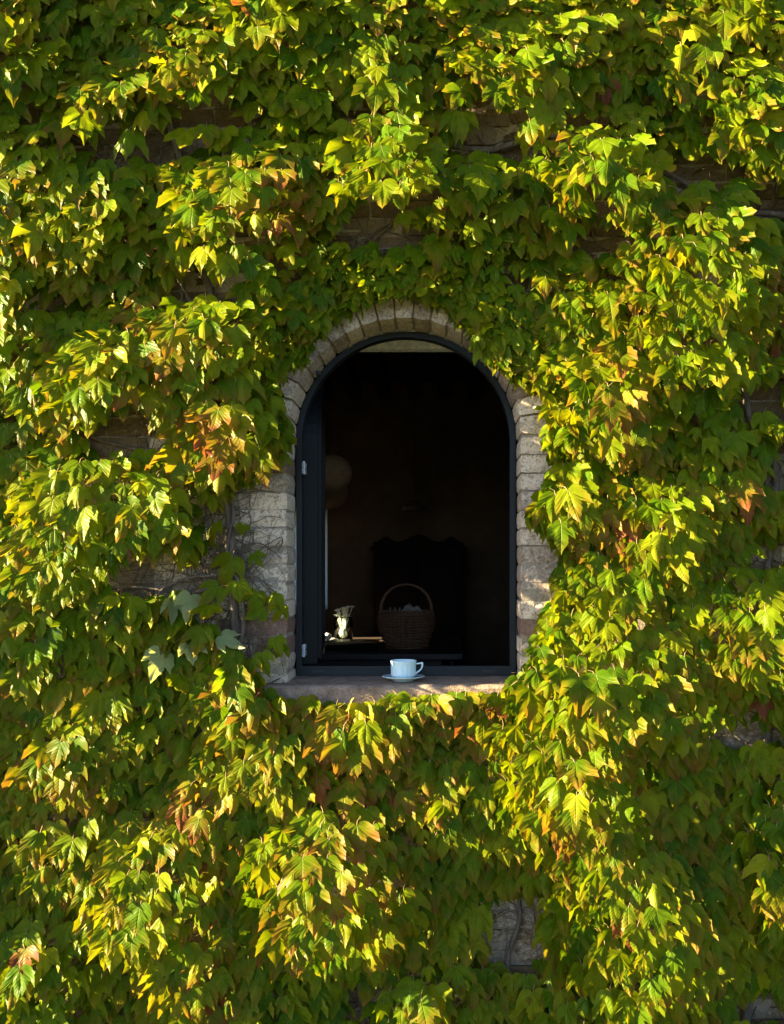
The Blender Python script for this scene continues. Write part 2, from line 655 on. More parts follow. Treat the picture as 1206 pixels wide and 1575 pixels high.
# smaller gaps where the wall shows (centre, half sizes)
GAPS = [(185, 262, 46, 30), (345, 215, 70, 26), (262, 262, 55, 26), (560, 213, 60, 20), (745, 245, 62, 38), (890, 232, 50, 26), (590, 385, 95, 24),
        (905, 405, 52, 26), (1065, 300, 75, 38), (1170, 345, 60, 44), (325, 475, 75, 26), (205, 693, 85, 32), (300, 770, 20, 20),
        (330, 800, 40, 32), (245, 905, 105, 34), (335, 925, 62, 62), (345, 850, 34, 50), (400, 960, 60, 90), (1160, 640, 60, 28), (1190, 735, 40, 50), (1180, 865, 45, 20), (1135, 1142, 85, 26),
        (795, 1440, 50, 70), (560, 1545, 34, 40), (1165, 1560, 50, 20), (1000, 1580, 0, 0), (390, 1440, 0, 0), (60, 215, 22, 18), (290, 1130, 14, 14), (85, 560, 0, 0)]


CLEAR_IN = [(620 + (a - 620) * .965, 800 + (b - 800) * .965) for a, b in CLEAR]


def inside(poly, x, y):
    c = False
    n = len(poly)
    for i in range(n):
        x1, y1 = poly[i]
        x2, y2 = poly[(i + 1) % n]
        if (y1 > y) != (y2 > y) and x < (x2 - x1) * (y - y1) / (y2 - y1) + x1:
            c = not c
    return c


def gapval(x, y):
    g = 9.0
    for cx, cy, rx, ry in GAPS:
        if rx:
            g = min(g, ((x - cx) / rx / .86) ** 2 + ((y - cy) / ry / .86) ** 2)
    return g + .55 * noise.noise(Vector((x / 26, y / 20, 1.7)))


mass_v, mass_f, mass_t, mass_l = [], [], [], []
n_single = 0


def place_block(cx, cz, w, h, depth, y0, rot, tone, lime, single, k, name='brick'):
    global n_single
    c, s = math.cos(rot), math.sin(rot)
    if single:
        o = bpy.data.objects.new(name, BM[k])
        COL.objects.link(o)
        o.parent = house
        o.location = Vector((cx, y0, cz)) - OFF
        o.rotation_euler = (0, -rot, 0)
        o.scale = (w, depth, h)
        o['tone'] = tone
        o['lime'] = lime
        n_single += 1
    else:
        vs, fs = BV[k]
        q = vs * np.array((w, depth, h))
        x = q[:, 0] * c - q[:, 2] * s + cx
        z = q[:, 0] * s + q[:, 2] * c + cz
        base = sum(len(a) for a in mass_v)
        mass_v.append(np.stack([x, q[:, 1] + y0, z], 1))
        mass_f.extend([tuple(i + base for i in f) for f in fs])
        mass_t.append(np.full(len(vs), tone))
        mass_l.append(np.full(len(vs), lime))


CH = 28 / 450                               # one course
rb = random.Random(5)
row = 0
z = ZS - 0.095 - 18 * CH
ROWS = []
while z < 3.25:
    ROWS.append(z)
    z += CH
for ri, z0 in enumerate(ROWS):
    zc = z0 + CH / 2
    # extents of the hole in this course
    if zc < ZS - .09:
        spans = [(-1.75, 1.85)]
    elif zc < OZ:
        spans = [(-1.75, OX - OR), (OX + OR, 1.85)]
    else:
        rr = OR + .125
        dz = max(0, abs(zc - OZ) - CH * .5)
        if dz < rr:
            e = math.sqrt(rr * rr - dz * dz)
            spans = [(-1.75, OX - e - .004), (OX + e + .004, 1.85)]
        else:
            spans = [(-1.75, 1.85)]
    for si, (xa, xb) in enumerate(spans):
        jamb = len(spans) == 2 and zc < OZ + .02
        # quoins are laid outward from the opening
        seq = []
        total = xb - xa
        done = 0
        first = True
        while done < total - .01:
            if jamb and first:
                w = (.125 if (ri % 2) else .235) + rb.uniform(-.01, .01)
                q = True
            elif jamb and done < .45:
                w = rb.uniform(.20, .25) if (ri + len(seq)) % 2 else rb.uniform(.115, .13)
                q = True
            else:
                w = rb.choice([rb.uniform(.11, .16), rb.uniform(.19, .27), rb.uniform(.22, .36)])
                q = False
            w = min(w, total - done)
            if total - done - w < .05:
                w = total - done
            seq.append((done, w, q, first))
            done += w
            first = False
        for (d0, w, q, first) in seq:
            if si == 0 and len(spans) == 2:
                x1 = xb - d0
                x0 = x1 - w
            else:
                x0 = xa + d0
                x1 = x0 + w
            cx = (x0 + x1) / 2
            px, py = 680 + (cx - CX) * 450, 870 - (zc - CZ) * 450
            joint = rb.uniform(.001, .008)
            hh = CH - rb.uniform(.000, .006)
            y0 = rb.uniform(-.012, .006)
            vis = False
            for ox in (-.35, 0, .35):
                if inside(CLEAR, px + ox * w * 450, py) or gapval(px + ox * w * 450, py) < 1.15:
                    vis = True
            if not (-60 < px < 1266 and -60 < py < 1635):
                vis = False
            vis = vis and n_single < 262
            if q:
                tone = rb.choice([.45, .5, .5, .55, .58, .62, .62, .68, .72, .92]) + rb.uniform(-.05, .05)
                lime = rb.uniform(.55, 1.1) if tone < .8 else rb.uniform(.1, .5)
            else:
                tone = rb.choice([.05, .15, .25, .3, .35, .5]) + rb.uniform(-.05, .05)
                lime = rb.uniform(-.4, .12) if py < 740 else rb.uniform(.15, .75)
                if py >= 740:
                    tone = rb.uniform(.3, .6)
            depth = FY + .018 - y0 if (jamb and first) else .07
            place_block(cx, zc + rb.uniform(-.002, .002), (x1 - x0) - joint, hh, depth, y0, rb.uniform(-.008, .008) * (0 if first and jamb else 1), tone, lime, vis, rb.randrange(10) + (10 if jamb and first else 0))
# the ring of voussoirs
NV = 21
for i in range(NV):
    t = math.pi * (i + .5) / NV
    rr = OR + .06
    wtan = math.pi * (OR + .055) / NV - rb.uniform(.007, .012)
    tone = rb.choice([.5, .55, .62, .7, .85]) + rb.uniform(-.05, .05)
    lime = rb.uniform(.35, .85)
    c0, s0 = math.cos(t), math.sin(t)
    k = rb.randrange(10, 20)
    # wedge block: narrower at the inner edge
    vs, fs = BV[k]
    q = vs * np.array((.12, FY + .018, 1.0))
    rad = rr + q[:, 0] + (.0 if True else 0)
    wid = (math.pi * rad / NV - rb.uniform(.003, .007))
    q2 = q[:, 2] * wid
    y = q[:, 1] + rb.uniform(-.014, .0)
    x = OX + rad * c0 - q2 * s0
    zz = OZ + rad * s0 + q2 * c0
    o = mesh_obj('arch_brick', np.stack([x, y, zz], 1), fs, M['brick_s'], house, loc=-OFF)
    o['tone'] = tone
    o['lime'] = lime
me = bpy.data.meshes.new('brickwork')
me.from_pydata([tuple(p) for p in np.concatenate(mass_v)], [], mass_f)
me.materials.append(M['brick_m'])
for nm, arr in (('tone', mass_t), ('lime', mass_l)):
    a = me.attributes.new(nm, 'FLOAT', 'POINT')
    a.data.foreach_set('value', np.concatenate(arr).astype(np.float32))
bw = bpy.data.objects.new('brickwork', me)
COL.objects.link(bw)
bw.parent = house
bw.location = -OFF
bw['kind'] = 'stuff'

# ------------------------------------------------------------------ sill
nx, prof = 60, [(FY + .03, ZS - .088), (-.046, ZS - .088), (-.052, ZS - .082), (-.053, ZS - .04), (-.053, ZS - .016), (-.047, ZS - .009), (-.038, ZS - .005), (.03, ZS - .002), (FY + .03, ZS)]
sv, sf = [], []
sx0, sx1 = P(408, 0).x, P(842, 0).x
for i in range(nx + 1):
    x = sx0 + (sx1 - sx0) * i / nx
    for j, (y, zz) in enumerate(prof):
        nn = noise.noise(Vector((x * 14, y * 30 + j, zz * 30))) * .0028
        e = .004 if i in (0, nx) else 0
        sv.append((x, y + (nn + e if 1 <= j <= 6 else 0), zz + (nn * .5 - e if 3 <= j <= 6 else 0)))
m = len(prof)
for i in range(nx):
    for j in range(m):
        j2 = (j + 1) % m
        sf.append((i * m + j, (i + 1) * m + j, (i + 1) * m + j2, i * m + j2))
sf.append(tuple(range(m)))
sf.append(tuple(nx * m + j for j in range(m))[::-1])
sill = mesh_obj('window_sill', sv, sf, M['sill'], house, loc=-OFF)

# ------------------------------------------------------------------ window
win = empty('window', (0, 0, 0))
win.parent = house
win.location = Vector((OX, FY + .03, ZS)) - OFF
WOFF = Vector((OX, FY + .03, ZS))


def wpart(mb, name, m, smoothf=False):
    o = mb.build(name, m, win, smoothf)
    o.location = -WOFF
    return o


def inset(path, w, zb):
    out = []
    for x, zz in path:
        if zz <= OZ + 1e-6:
            out.append((x + (w if x < OX else -w), zb if abs(zz - path[0][1]) < 1e-6 else zz))
        else:
            d = math.hypot(x - OX, zz - OZ)
            k = (d - w) / d
            out.append((OX + (x - OX) * k, OZ + (zz - OZ) * k))
    return out


po = arch_path(OR - .002, ZS + .001)
p1 = inset(po, .020, ZS + .036)
p2 = inset(po, .036, ZS + .030)
wpart(MB().ring(po, p1, FY, FY + .032), 'window_frame', M['frame'])
pg = inset(po, .020, ZS + .028)
pg2 = inset(po, .030, ZS + .026)
# recessed inner rebate
wpart(MB().ring(inset(po, .004, ZS + .004), inset(po, .0195, ZS + .028), FY + .032, FY + .050), 'rebate', M['gasket'])
for px in (490, 752):
    x = P(px, 0, FY).x
    wpart(MB().box((x - .022, FY - .003, ZS + .012), (x + .022, FY - .0005, ZS + .022), .001), 'drain_slot', M['black'])
wpart(MB().box((P(797, 0, FY).x - .007, FY - .012, P(0, 972, FY).z - .012), (P(797, 0, FY).x + .004, FY - .001, P(0, 972, FY).z + .012), .002), 'latch', M['black'])
wpart(MB().box((P(486, 0, .1).x, .09, 1.92), (P(486, 0, .1).x + .016, .11, 1.935), .002), 'anchor', M['black'])
for py in (720, 1000):
    c = P(467, py, FY + .02)
    o = wpart(MB().box((c.x - .006, FY + .0, c.z - .021), (c.x + .006, FY + .052, c.z - .001), .0015)
              .box((c.x - .006, FY + .0, c.z + .001), (c.x + .006, FY + .052, c.z + .021), .0015)
              .tube([(c.x + .004, FY - .001, c.z - .023), (c.x + .004, FY - .001, c.z + .023)], .004, 8), 'hinge', M['hinge'])

# the open casement, swung into the room on its left edge: built in its own plane, then turned
sash = empty('casement')
sash.parent = house
hx = P(476, 0, FY + .06).x
sash.location = Vector((hx, FY + .055, 0)) - OFF
sash.rotation_euler = (0, 0, math.radians(95.5))


def spath(w):
    """outline in the leaf's own x from 0 to .72"""
    R = .355
    c = R + .004
    zb = ZS + .04
    pts = [(c - R + w, zb + w), (c - R + w, (zb + OZ) / 2)]
    for i in range(33):
        t = math.pi - math.pi * i / 32
        pts.append((c + (R - w) * math.cos(t), OZ + (R - w) * math.sin(t)))
    pts += [(c + R - w, (zb + OZ) / 2), (c + R - w, zb + w)]
    return pts


a0, a1, a2 = spath(0), spath(.018), spath(.062)
o = MB().ring(a0, a1, -.030, .020).ring(a1, a2, -.044, .028).build('sash_frame', M['sash'], sash)
o = MB().ring(spath(.060), spath(.070), -.020, .010).build('glazing_gasket', M['gasket'], sash)
gp = spath(.061)
n = len(gp)
o = mesh_obj('pane', [(x, -.006, zz) for x, zz in gp] + [(x, .006, zz) for x, zz in gp],
             [tuple(range(n)), tuple(range(n, 2 * n))[::-1]] + [(i, (i + 1) % n, n + (i + 1) % n, n + i) for i in range(n)], M['glass'], sash)

# thin cable down the right jamb
mb = MB()
pts = []
for i in range(24):
    c = P(799.5 + 1.5 * math.sin(i * .7) + (2 if i > 18 else 0), 880 + i * 6.6, .12)
    pts.append(c)
mb.tube(pts, .0016, 5)
hpart(mb, 'cable', M['black'])

# ------------------------------------------------------------------ cup and saucer
cc = P(620.5, 1046, .045)
cc.z = ZS - .0015
prof = [(.028, .0), (.036, .001), (.0375, .0035), (.050, .0085), (.064, .0125), (.0735, .0165), (.0745, .0185), (.0725, .0188), (.060, .0152), (.045, .0115), (.034, .0100), (.001, .0100)]
sa = MB().lathe(prof, 64).build('saucer', M['china'], smoothf=True, loc=cc)
tag(sa, 'pale blue china saucer under the cup on the stone window sill', 'saucer')
cup = empty('cup', cc + Vector((0, 0, .0102)))
tag(cup, 'pale blue ribbed coffee cup standing on its saucer on the window sill', 'cup')
h = .060
prof = [(.028, .0), (.0300, .0008), (.0305, .0030), (.0365, .0045), (.0425, .0085), (.0432, .016), (.0434, .030), (.0436, .044), (.0440, .0500), (.0450, .0515), (.0452, .0550), (.0462, .0590), (.0465, .0605),
        (.0458, .0615), (.0448, .0606), (.0430, .0560), (.0415, .044), (.0405, .025), (.036, .011), (.020, .0065), (.001, .006)]
MB().lathe(prof, 96, flute=.014, nf=16, frange=(4, 8)).build('cup_body', M['china'], cup, True)
hpts = [(.0425, 0, .0500), (.053, 0, .0512), (.062, 0, .0525), (.0665, 0, .0535), (.0668, 0, .0480), (.0655, 0, .0395), (.062, 0, .0315), (.055, 0, .0250), (.048, 0, .0205), (.0415, 0, .0165)]
rad = [.0034, .0031, .0032, .0036, .0034, .0030, .0028, .0028, .0030, .0036]
hb = MB().tube(hpts, rad, 10)
for v in hb.v:
    v.y *= 1.3
hb.build('handle', M['china'], cup, True)
MB().lathe([(.001, .040), (.0410, .0402), (.0412, .0406), (.001, .0407)], 40).build('coffee', M['coffee'], cup)
cup.rotation_euler = (0, 0, math.radians(-8))

# ------------------------------------------------------------------ things in the room
TZ = .772
tb = empty('table', (-.55, 2.5, 0))
tag(tb, 'dark wooden table in the shadowed room carrying the basket and jar', 'table')


def tpart(mb, name, m, root, smoothf=False):
    o = mb.build(name, m, root, smoothf)
    o.location = -root.location
    return o


tx1 = P(712, 0, 2.0).x
tpart(MB().box((-1.9, 2.0, TZ - .035), (tx1, 3.3, TZ), .004), 'table_top', M['darkwood'], tb)
tpart(MB().box((-1.8, 2.06, TZ - .14), (tx1 - .07, 2.085, TZ - .036)), 'apron', M['darkwood'], tb)
for x in (-1.84, tx1 - .09):
    for y in (2.06, 3.18):
        tpart(MB().box((x - .03, y, 0), (x + .04, y + .07, TZ - .036), .004), 'leg', M['darkwood'], tb)

# basket
bc = P(625, 0, 2.34)
bc = Vector((bc.x, 2.34, TZ))
bk = empty('basket', bc)
tag(bk, 'round wicker basket with a tall arched handle on the dark table', 'basket')


def brad(t):
    return .105 + .052 * math.sin(min(1, t * 1.15) * math.pi * .55) - .006 * max(0, t - .8) * 5


BH = .205
NS = 22
wv = MB()
for k in range(13):
    t = (k + .5) / 13
    for ph in (0,):
        pts = []
        for j in range(NS * 2 + 1):
            a = 2 * math.pi * j / (NS * 2)
            off = .0065 * math.cos(NS * a + math.pi * k)
            rr = brad(t) + off
            pts.append((rr * math.cos(a), rr * math.sin(a) * .8, t * BH))
        wv.tube(pts, .0062, 5, cap=False)
wo = wv.build('weave', M['wicker'], bk, True)
wo['kind'] = 'stuff'
st = MB()
for j in range(NS):
    a = 2 * math.pi * j / NS
    st.tube([((brad(t / 5)) * math.cos(a), (brad(t / 5)) * math.sin(a) * .8, t / 5 * BH) for t in range(6)], .0035, 5)
o = st.build('stakes', M['wicker'], bk)
o['kind'] = 'stuff'
MB().lathe([(.001, .002), (.106, .002), (.106, .008), (.001, .008)], 30, sy=.8).build('base', M['wicker'], bk)
rim = MB()
for ph in (0, math.pi):
    pts = []
    for j in range(97):
        a = 2 * math.pi * j / 96
        pts.append(((brad(1) + .006 * math.cos(24 * a + ph)) * math.cos(a), (brad(1) + .006 * math.cos(24 * a + ph)) * math.sin(a) * .8, BH + .006 + .006 * math.sin(24 * a + ph)))
    rim.tube(pts, .006, 5, cap=False)
rim.build('rim', M['wicker'], bk, True)
hn = MB()
for ph in (0, 2.1, 4.2):
    pts = []
    for j in range(61):
        u = j / 60
        a = math.pi * u
        bx, bz = .150 * math.cos(a), BH - .03 + .195 * math.sin(a) ** .75 if 0 < u < 1 else BH - .03
        pts.append((bx + .004 * math.cos(20 * u + ph), .004 * math.sin(20 * u + ph), bz))
    hn.tube(pts, .005, 6)
hn.build('handle', M['wicker'], bk, True)
# linen cloth rolled in the basket
cl = MB()
n1 = 18
for j in range(n1):
    for i in range(14):
        u, v = i / 13, j / (n1 - 1)
        x = -.055 + .11 * u + .01 * math.sin(v * 5)
        y = -.05 + .1 * v
        zz = .205 + .045 * math.sin(u * math.pi * .8 + .6) * (0.75 + .25 * math.sin(v * 7)) + .012 * math.sin(u * 9 + v * 4)
        cl.v.append(Vector((x, y, zz)))
for j in range(n1 - 1):
    for i in range(13):
        a = j * 14 + i
        cl.f.append((a, a + 1, a + 15, a + 14))
co = cl.build('napkin', M['cloth'], smoothf=True, loc=bc + Vector((.035, 0, 0)))
sm = co.modifiers.new('thick', 'SOLIDIFY')
sm.thickness = .012
sm.offset = -1
tag(co, 'crumpled pale linen napkin tucked into the wicker basket', 'napkin')
for k in range(4):
    x = -.085 + k * .022
    f = MB().tube([(x, .01, .03), (x - .003, .0, .15), (x + .004 * k - .006, -.01, .225), (x + .006 * k - .008, -.012, .235)], [.002, .002, .0025, .006], 6).build('spoon', M['hinge'], smoothf=True, loc=bc)
    tag(f, ('leftmost', 'second from the left', 'third from the left', 'rightmost')[k] + ' of the thin metal spoons standing in the wicker basket', 'spoon', 'spoons in the basket')

# jar with flowers, struck by sun from the side window
jc = Vector((P(528, 0, 3.0).x, 3.0, TZ))
jar = empty('glass_jar', jc)
tag(jar, 'sunlit clear glass jar of flowers standing on the dark table', 'jar')
MB().lathe([(.052, .0), (.060, .004), (.062, .12), (.055, .140), (.057, .152), (.054, .152), (.052, .140), (.059, .118), (.056, .008), (.001, .007)], 14).build('jar_body', M['glass'], jar, True)
fl = empty('flower_bunch', jc + Vector((0, 0, .012)))
tag(fl, 'bunch of small cream flowers in the sunlit glass jar', 'flowers')
rf = random.Random(3)
for k in range(22):
    a = rf.uniform(0, 2 * math.pi)
    r0, r1 = rf.uniform(0, .045), rf.uniform(.01, .062)
    hh = rf.uniform(.135, .205)
    p0 = Vector((r0 * math.cos(a + 2), r0 * math.sin(a + 2), 0))
    p2_ = Vector((r1 * math.cos(a), r1 * math.sin(a), hh))
    pm = p0.lerp(Vector((.5 * r1 * math.cos(a), .5 * r1 * math.sin(a), hh * .6)), .9)
    MB().tube([p0, pm, p2_], .0028, 5).build('stalk', M['stalk'], fl)
    pe = MB()
    for q in range(7):
        t = 2 * math.pi * q / 7 + a
        d = Vector((math.cos(t), math.sin(t), rf.uniform(-.1, .5))).normalized()
        s_ = Vector((-math.sin(t), math.cos(t), 0))
        e = p2_ + d * .022
        pe.add([p2_, p2_ + d * .012 + s_ * .007 + Vector((0, 0, .002)), e, p2_ + d * .012 - s_ * .007 + Vector((0, 0, .002))], [(0, 1, 2, 3)])
    pe.add([p2_ + Vector(c) * .005 for c in ((1, 0, 0), (-1, 0, 0), (0, 1, 0), (0, -1, 0), (0, 0, 1), (0, 0, -1))],
           [(0, 2, 4), (2, 1, 4), (1, 3, 4), (3, 0, 4), (2, 0, 5), (1, 2, 5), (3, 1, 5), (0, 3, 5)])
    pe.build('bloom', M['petal'], fl)
# plate with a folded cloth to the left of the jar
pc = Vector((P(500, 0, 2.85).x - .02, 2.85, TZ))
pl = MB().lathe([(.05, 0), (.055, .003), (.10, .014), (.105, .017), (.098, .017), (.05, .007), (.001, .006)], 40).build('plate', M['cloth'], smoothf=True, loc=pc)
tag(pl, 'white plate at the table edge left of the flower jar', 'plate')
bn = MB()
for (dx, dy, rr) in ((-.03, 0, .035), (.03, .02, .032), (.0, -.03, .03)):
    pr = [(.001, 0)] + [(rr * math.sin(t), rr * .8 * (1 - math.cos(t)) * .9) for t in (.5, 1, 1.5, 2, 2.5, 3)] + [(.001, rr * 1.44)]
    q = MB().lathe(pr, 16)
    br = q.build('bread_roll', M['petal'], smoothf=True, loc=pc + Vector((dx, dy, .008)))
    tag(br, ('largest pale bread roll, leftmost on the white plate', 'middle sized pale bread roll nearest the flower jar', 'smallest pale bread roll at the front of the plate')[(-.03, .03, .0).index(dx)], 'bread roll', 'bread rolls on the plate')
# dark box with a sunlit corner below the jar, oak board behind it
bx = P(545, 0, 2.25)
o = MB().box((bx.x - .16, 2.18, TZ), (bx.x + .13, 2.34, TZ + .032), .004).build('book', M['blackwood'])
tag(o, 'dark closed book lying flat on the table in front of the jar', 'book')
ob = MB().box((P(512, 0, 2.6).x, 2.52, TZ + .0), (P(581, 0, 2.6).x, 2.76, TZ + .022), .006).build('chopping_board', M['board'])
tag(ob, 'reddish wooden chopping board lying between the jar and the basket', 'board')
cp = Vector((P(657, 0, 2.17).x, 2.17, TZ))
o = MB().lathe([(.014, 0), (.018, .002), (.019, .03), (.021, .034), (.018, .034), (.016, .004), (.001, .003)], 24).build('copper_pot', M['copper'], smoothf=True, loc=cp)
tag(o, 'tiny copper pot beside the foot of the basket', 'pot')

# lanterns
def lantern(px, py, y, r, label, flat=.78):
    c = P(px, py, y)
    root = empty('paper_lantern', c)
    tag(root, label, 'lamp')
    prof = []
    K = 22
    for i in range(K + 1):
        t = .12 + (math.pi - .24) * i / K
        rr = r * math.sin(t) * (1 + (.012 if i % 2 else 0))
        prof.append((rr, -r * flat * math.cos(t)))
    MB().lathe(prof, 48).build('lamp_shade', M['paper'], root, True)
    MB().tube([(0, 0, r * flat * .95), (0, 0, 2.595 - c.z)], .003, 6).build('cord', M['black'], root)


lantern(507, 727, 1.7, .115, 'nearer flattened paper lantern hanging behind the open casement', .86)
lantern(503, 757, 2.5, .125, 'farther paper lantern showing just below the nearer one', .80)
c = P(638, 785, 3.2)
pd = empty('pendant_lamp', c)
tag(pd, 'dark metal pendant lamp hanging above the dresser deep in the room', 'lamp')
MB().lathe([(.02, .07), (.03, .06), (.07, .035), (.085, .0), (.082, .0), (.066, .033), (.02, .055)], 32).build('lamp_shade', M['darkwood'], pd, True)
MB().tube([(0, 0, .065), (0, 0, 2.595 - c.z)], .003, 6).build('cord', M['black'], pd)

# carved dresser
YD = 3.35
d0, d1 = P(574, 0, YD).x, P(714, 0, YD).x
zt = P(0, 848, YD).z
ds = empty('dresser', ((d0 + d1) / 2, YD + .2, 0))
tag(ds, 'dark carved dresser with a shaped crest against the back wall', 'dresser')
tpart(MB().box((d0, YD, .06), (d1, YD + .5, zt), .006), 'carcass', M['blackwood'], ds)
tpart(MB().box((d0 - .02, YD - .02, zt + .001), (d1 + .02, YD + .5, zt + .03), .006), 'cornice', M['blackwood'], ds)
xm = (d0 + d1) / 2
for a, b in ((d0 + .02, xm - .008), (xm + .008, d1 - .02)):
    tpart(MB().box((a, YD - .018, .95), (b, YD - .001, zt - .03), .004).box((a + .04, YD - .026, 1.0), (b - .04, YD - .0185, zt - .09), .003), 'door', M['blackwood'], ds)
N = 40
hw = (d1 - d0) / 2
top = []
for i in range(N + 1):
    u = -1 + 2 * i / N
    hgt = (.03 + .055 * math.exp(-(u / .28) ** 2)) + .04 * (math.exp(-((abs(u) - .72) / .14) ** 2))
    top.append((xm + u * hw, zt + .031 + hgt))
crv = [(x, YD, z_) for x, z_ in top] + [(x, YD + .03, z_) for x, z_ in top] + [(x, YD, zt + .031) for x, z_ in top] + [(x, YD + .03, zt + .031) for x, z_ in top]
K = N + 1
fs = []
for i in range(N):
    fs += [(i, i + 1, K + i + 1, K + i), (2 * K + i, 2 * K + i + 1, i + 1, i), (K + i, K + i + 1, 3 * K + i + 1, 3 * K + i)]
fs += [(0, K, 3 * K, 2 * K), (N, 2 * K + N, 3 * K + N, K + N)]
o = mesh_obj('crest', crv, fs, M['blackwood'], ds)
o.location = -ds.location
for x in (d0 + .02, d1 - .07):
    tpart(MB().box((x, YD + .02, 0), (x + .05, YD + .48, .06)), 'foot', M['blackwood'], ds)

# narrow window in the back wall behind a translucent white curtain
cu = MB()
ca, cb, ct, cz0 = P(424, 0, YB).x, P(504.5, 0, YB).x, P(0, 783, YB).z, P(0, 937, YB).z
n = 26
for j in range(7):
    for i in range(n + 1):
        u = i / n
        cu.v.append(Vector((ca + (cb - ca) * u, YB - .03 + .012 * math.sin(u * 26 + j * .15), cz0 + (ct - cz0) * j / 6)))
for j in range(6):
    for i in range(n):
        a = j * (n + 1) + i
        cu.f.append((a, a + 1, a + n + 2, a + n + 1))
cur = empty('curtain', (ca, YB - .03, ct))
tag(cur, 'narrow strip of pale curtain on the back wall beside the open casement', 'curtain')
o = cu.build('curtain_panel', M['voile'], cur, True)
o.location = -cur.location
MB().tube([(-.02, 0, .012), (cb - ca + .02, 0, .012)], .006, 8).build('curtain_rod', M['black'], cur, True)

# ------------------------------------------------------------------ creeper
ivy = empty('boston_ivy', (-.55, -.03, ZG))
tag(ivy, 'dense creeper with three pointed leaves, green turning bronze, covering the whole wall', 'creeper')
IOFF = Vector(ivy.location)

BUMPS = [  # centre x, y, half width, half height (photograph pixels on the wall), depth in metres
    (30, 90, 90, 90, .13), (55, 320, 90, 110, .12), (20, 500, 60, 90, .14), (190, 200, 75, 60, .11), (300, 150, 80, 90, .12), (370, 185, 50, 50, .05),
    (430, 60, 90, 70, .10), (580, 90, 80, 80, .09), (590, 180, 60, 50, .12), (480, 170, 60, 60, .06), (780, 170, 100, 80, .14), (870, 110, 80, 80, .09), (700, 60, 80, 70, .06),
    (1130, 200, 90, 90, .12), (1190, 290, 50, 50, .10), (1040, 130, 80, 80, .08), (1150, 60, 90, 60, .09),
    (160, 370, 80, 75, .13), (370, 370, 95, 95, .17), (440, 300, 70, 60, .08), (600, 300, 75, 80, .19), (740, 330, 65, 65, .11), (910, 310, 95, 85, .19),
    (1060, 440, 105, 110, .23), (1150, 440, 60, 90, .06), (960, 500, 70, 60, .10), (1050, 570, 100, 70, .15), (900, 480, 60, 60, .06),
    (330, 560, 105, 75, .18), (190, 600, 110, 75, .18), (370, 680, 85, 75, .19), (60, 620, 70, 70, .08),
    (140, 790, 90, 85, .15), (110, 880, 80, 70, .12), (250, 800, 90, 70, .16), (200, 950, 60, 60, .08), (70, 1000, 80, 70, .10),
    (920, 640, 80, 80, .16), (1000, 820, 80, 70, .14), (865, 790, 55, 60, .09), (1090, 720, 80, 80, .08), (1195, 700, 40, 70, .10),
    (1150, 980, 85, 85, .17), (940, 930, 80, 80, .11), (890, 1060, 110, 75, .20), (860, 1190, 95, 85, .21), (1010, 1070, 80, 80, .12), (1040, 980, 60, 60, .08),
    (1030, 1200, 80, 80, .06), (510, 1350, 115, 110, .22), (430, 1180, 80, 60, .07), (560, 1130, 90, 60, .08), (250, 1360, 90, 85, .18), (330, 1240, 70, 70, .09),
    (980, 1400, 120, 130, .17), (920, 1300, 80, 60, .12), (1175, 1310, 60, 120, .15), (70, 1480, 95, 80, .13), (100, 1300, 80, 80, .07), (310, 1470, 80, 90, .12), (430, 1500, 80, 80, .08),
    (640, 1530, 80, 60, .12), (930, 1530, 90, 60, .12), (120, 1160, 90, 70, .09), (200, 1100, 60, 50, .05), (380, 1090, 60, 50, .07), (680, 1100, 60, 40, .05), (690, 1230, 80, 80, .06),
]
rh = random.Random(21)
for gx in range(-620, 1800, 120):
    for gy in range(-260, 1900, 120):
        out = gx < -40 or gx > 1240 or gy < -40 or gy > 1600
        BUMPS.append((gx + rh.uniform(-45, 45), gy + rh.uniform(-45, 45), rh.uniform(55, 85), rh.uniform(45, 75), rh.uniform(.06, .16) if out else rh.uniform(.0, .04)))
BA = np.array(BUMPS)
BA[:, 4] *= np.where(BA[:, 1] > 1000, 1.3, 1.08)


def height(px, py):
    px = np.atleast_1d(px).astype(float)[:, None]
    py = np.atleast_1d(py).astype(float)[:, None]
    dx = (px - BA[:, 0]) / BA[:, 2]
    dy = (py - BA[:, 1]) / BA[:, 3]
    g = np.where(dy < 0, np.exp(-np.abs(dy) ** 2 * 1.1), np.exp(-(np.abs(dy) / 1.1) ** 4))
    e = np.exp(-dx ** 2 * 1.0) * g * BA[:, 4] * 1.04
    p = 2.2
    return .05 + (np.sum(e ** p, 1)) ** (1 / p)


# leaf shapes -------------------------------------------------
HALF = [(0.00, -0.02), (0.09, -0.12), (0.23, -0.15), (0.35, -0.09), (0.43, 0.02), (0.455, 0.10), (0.52, 0.18), (0.53, 0.28), (0.58, 0.37), (0.575, 0.48), (0.60, 0.72),
        (0.49, 0.60), (0.39, 0.50), (0.30, 0.42), (0.225, 0.415), (0.26, 0.52), (0.235, 0.61), (0.245, 0.70), (0.175, 0.81), (0.13, 0.90), (0.055, 1.01), (0.0, 1.15)]


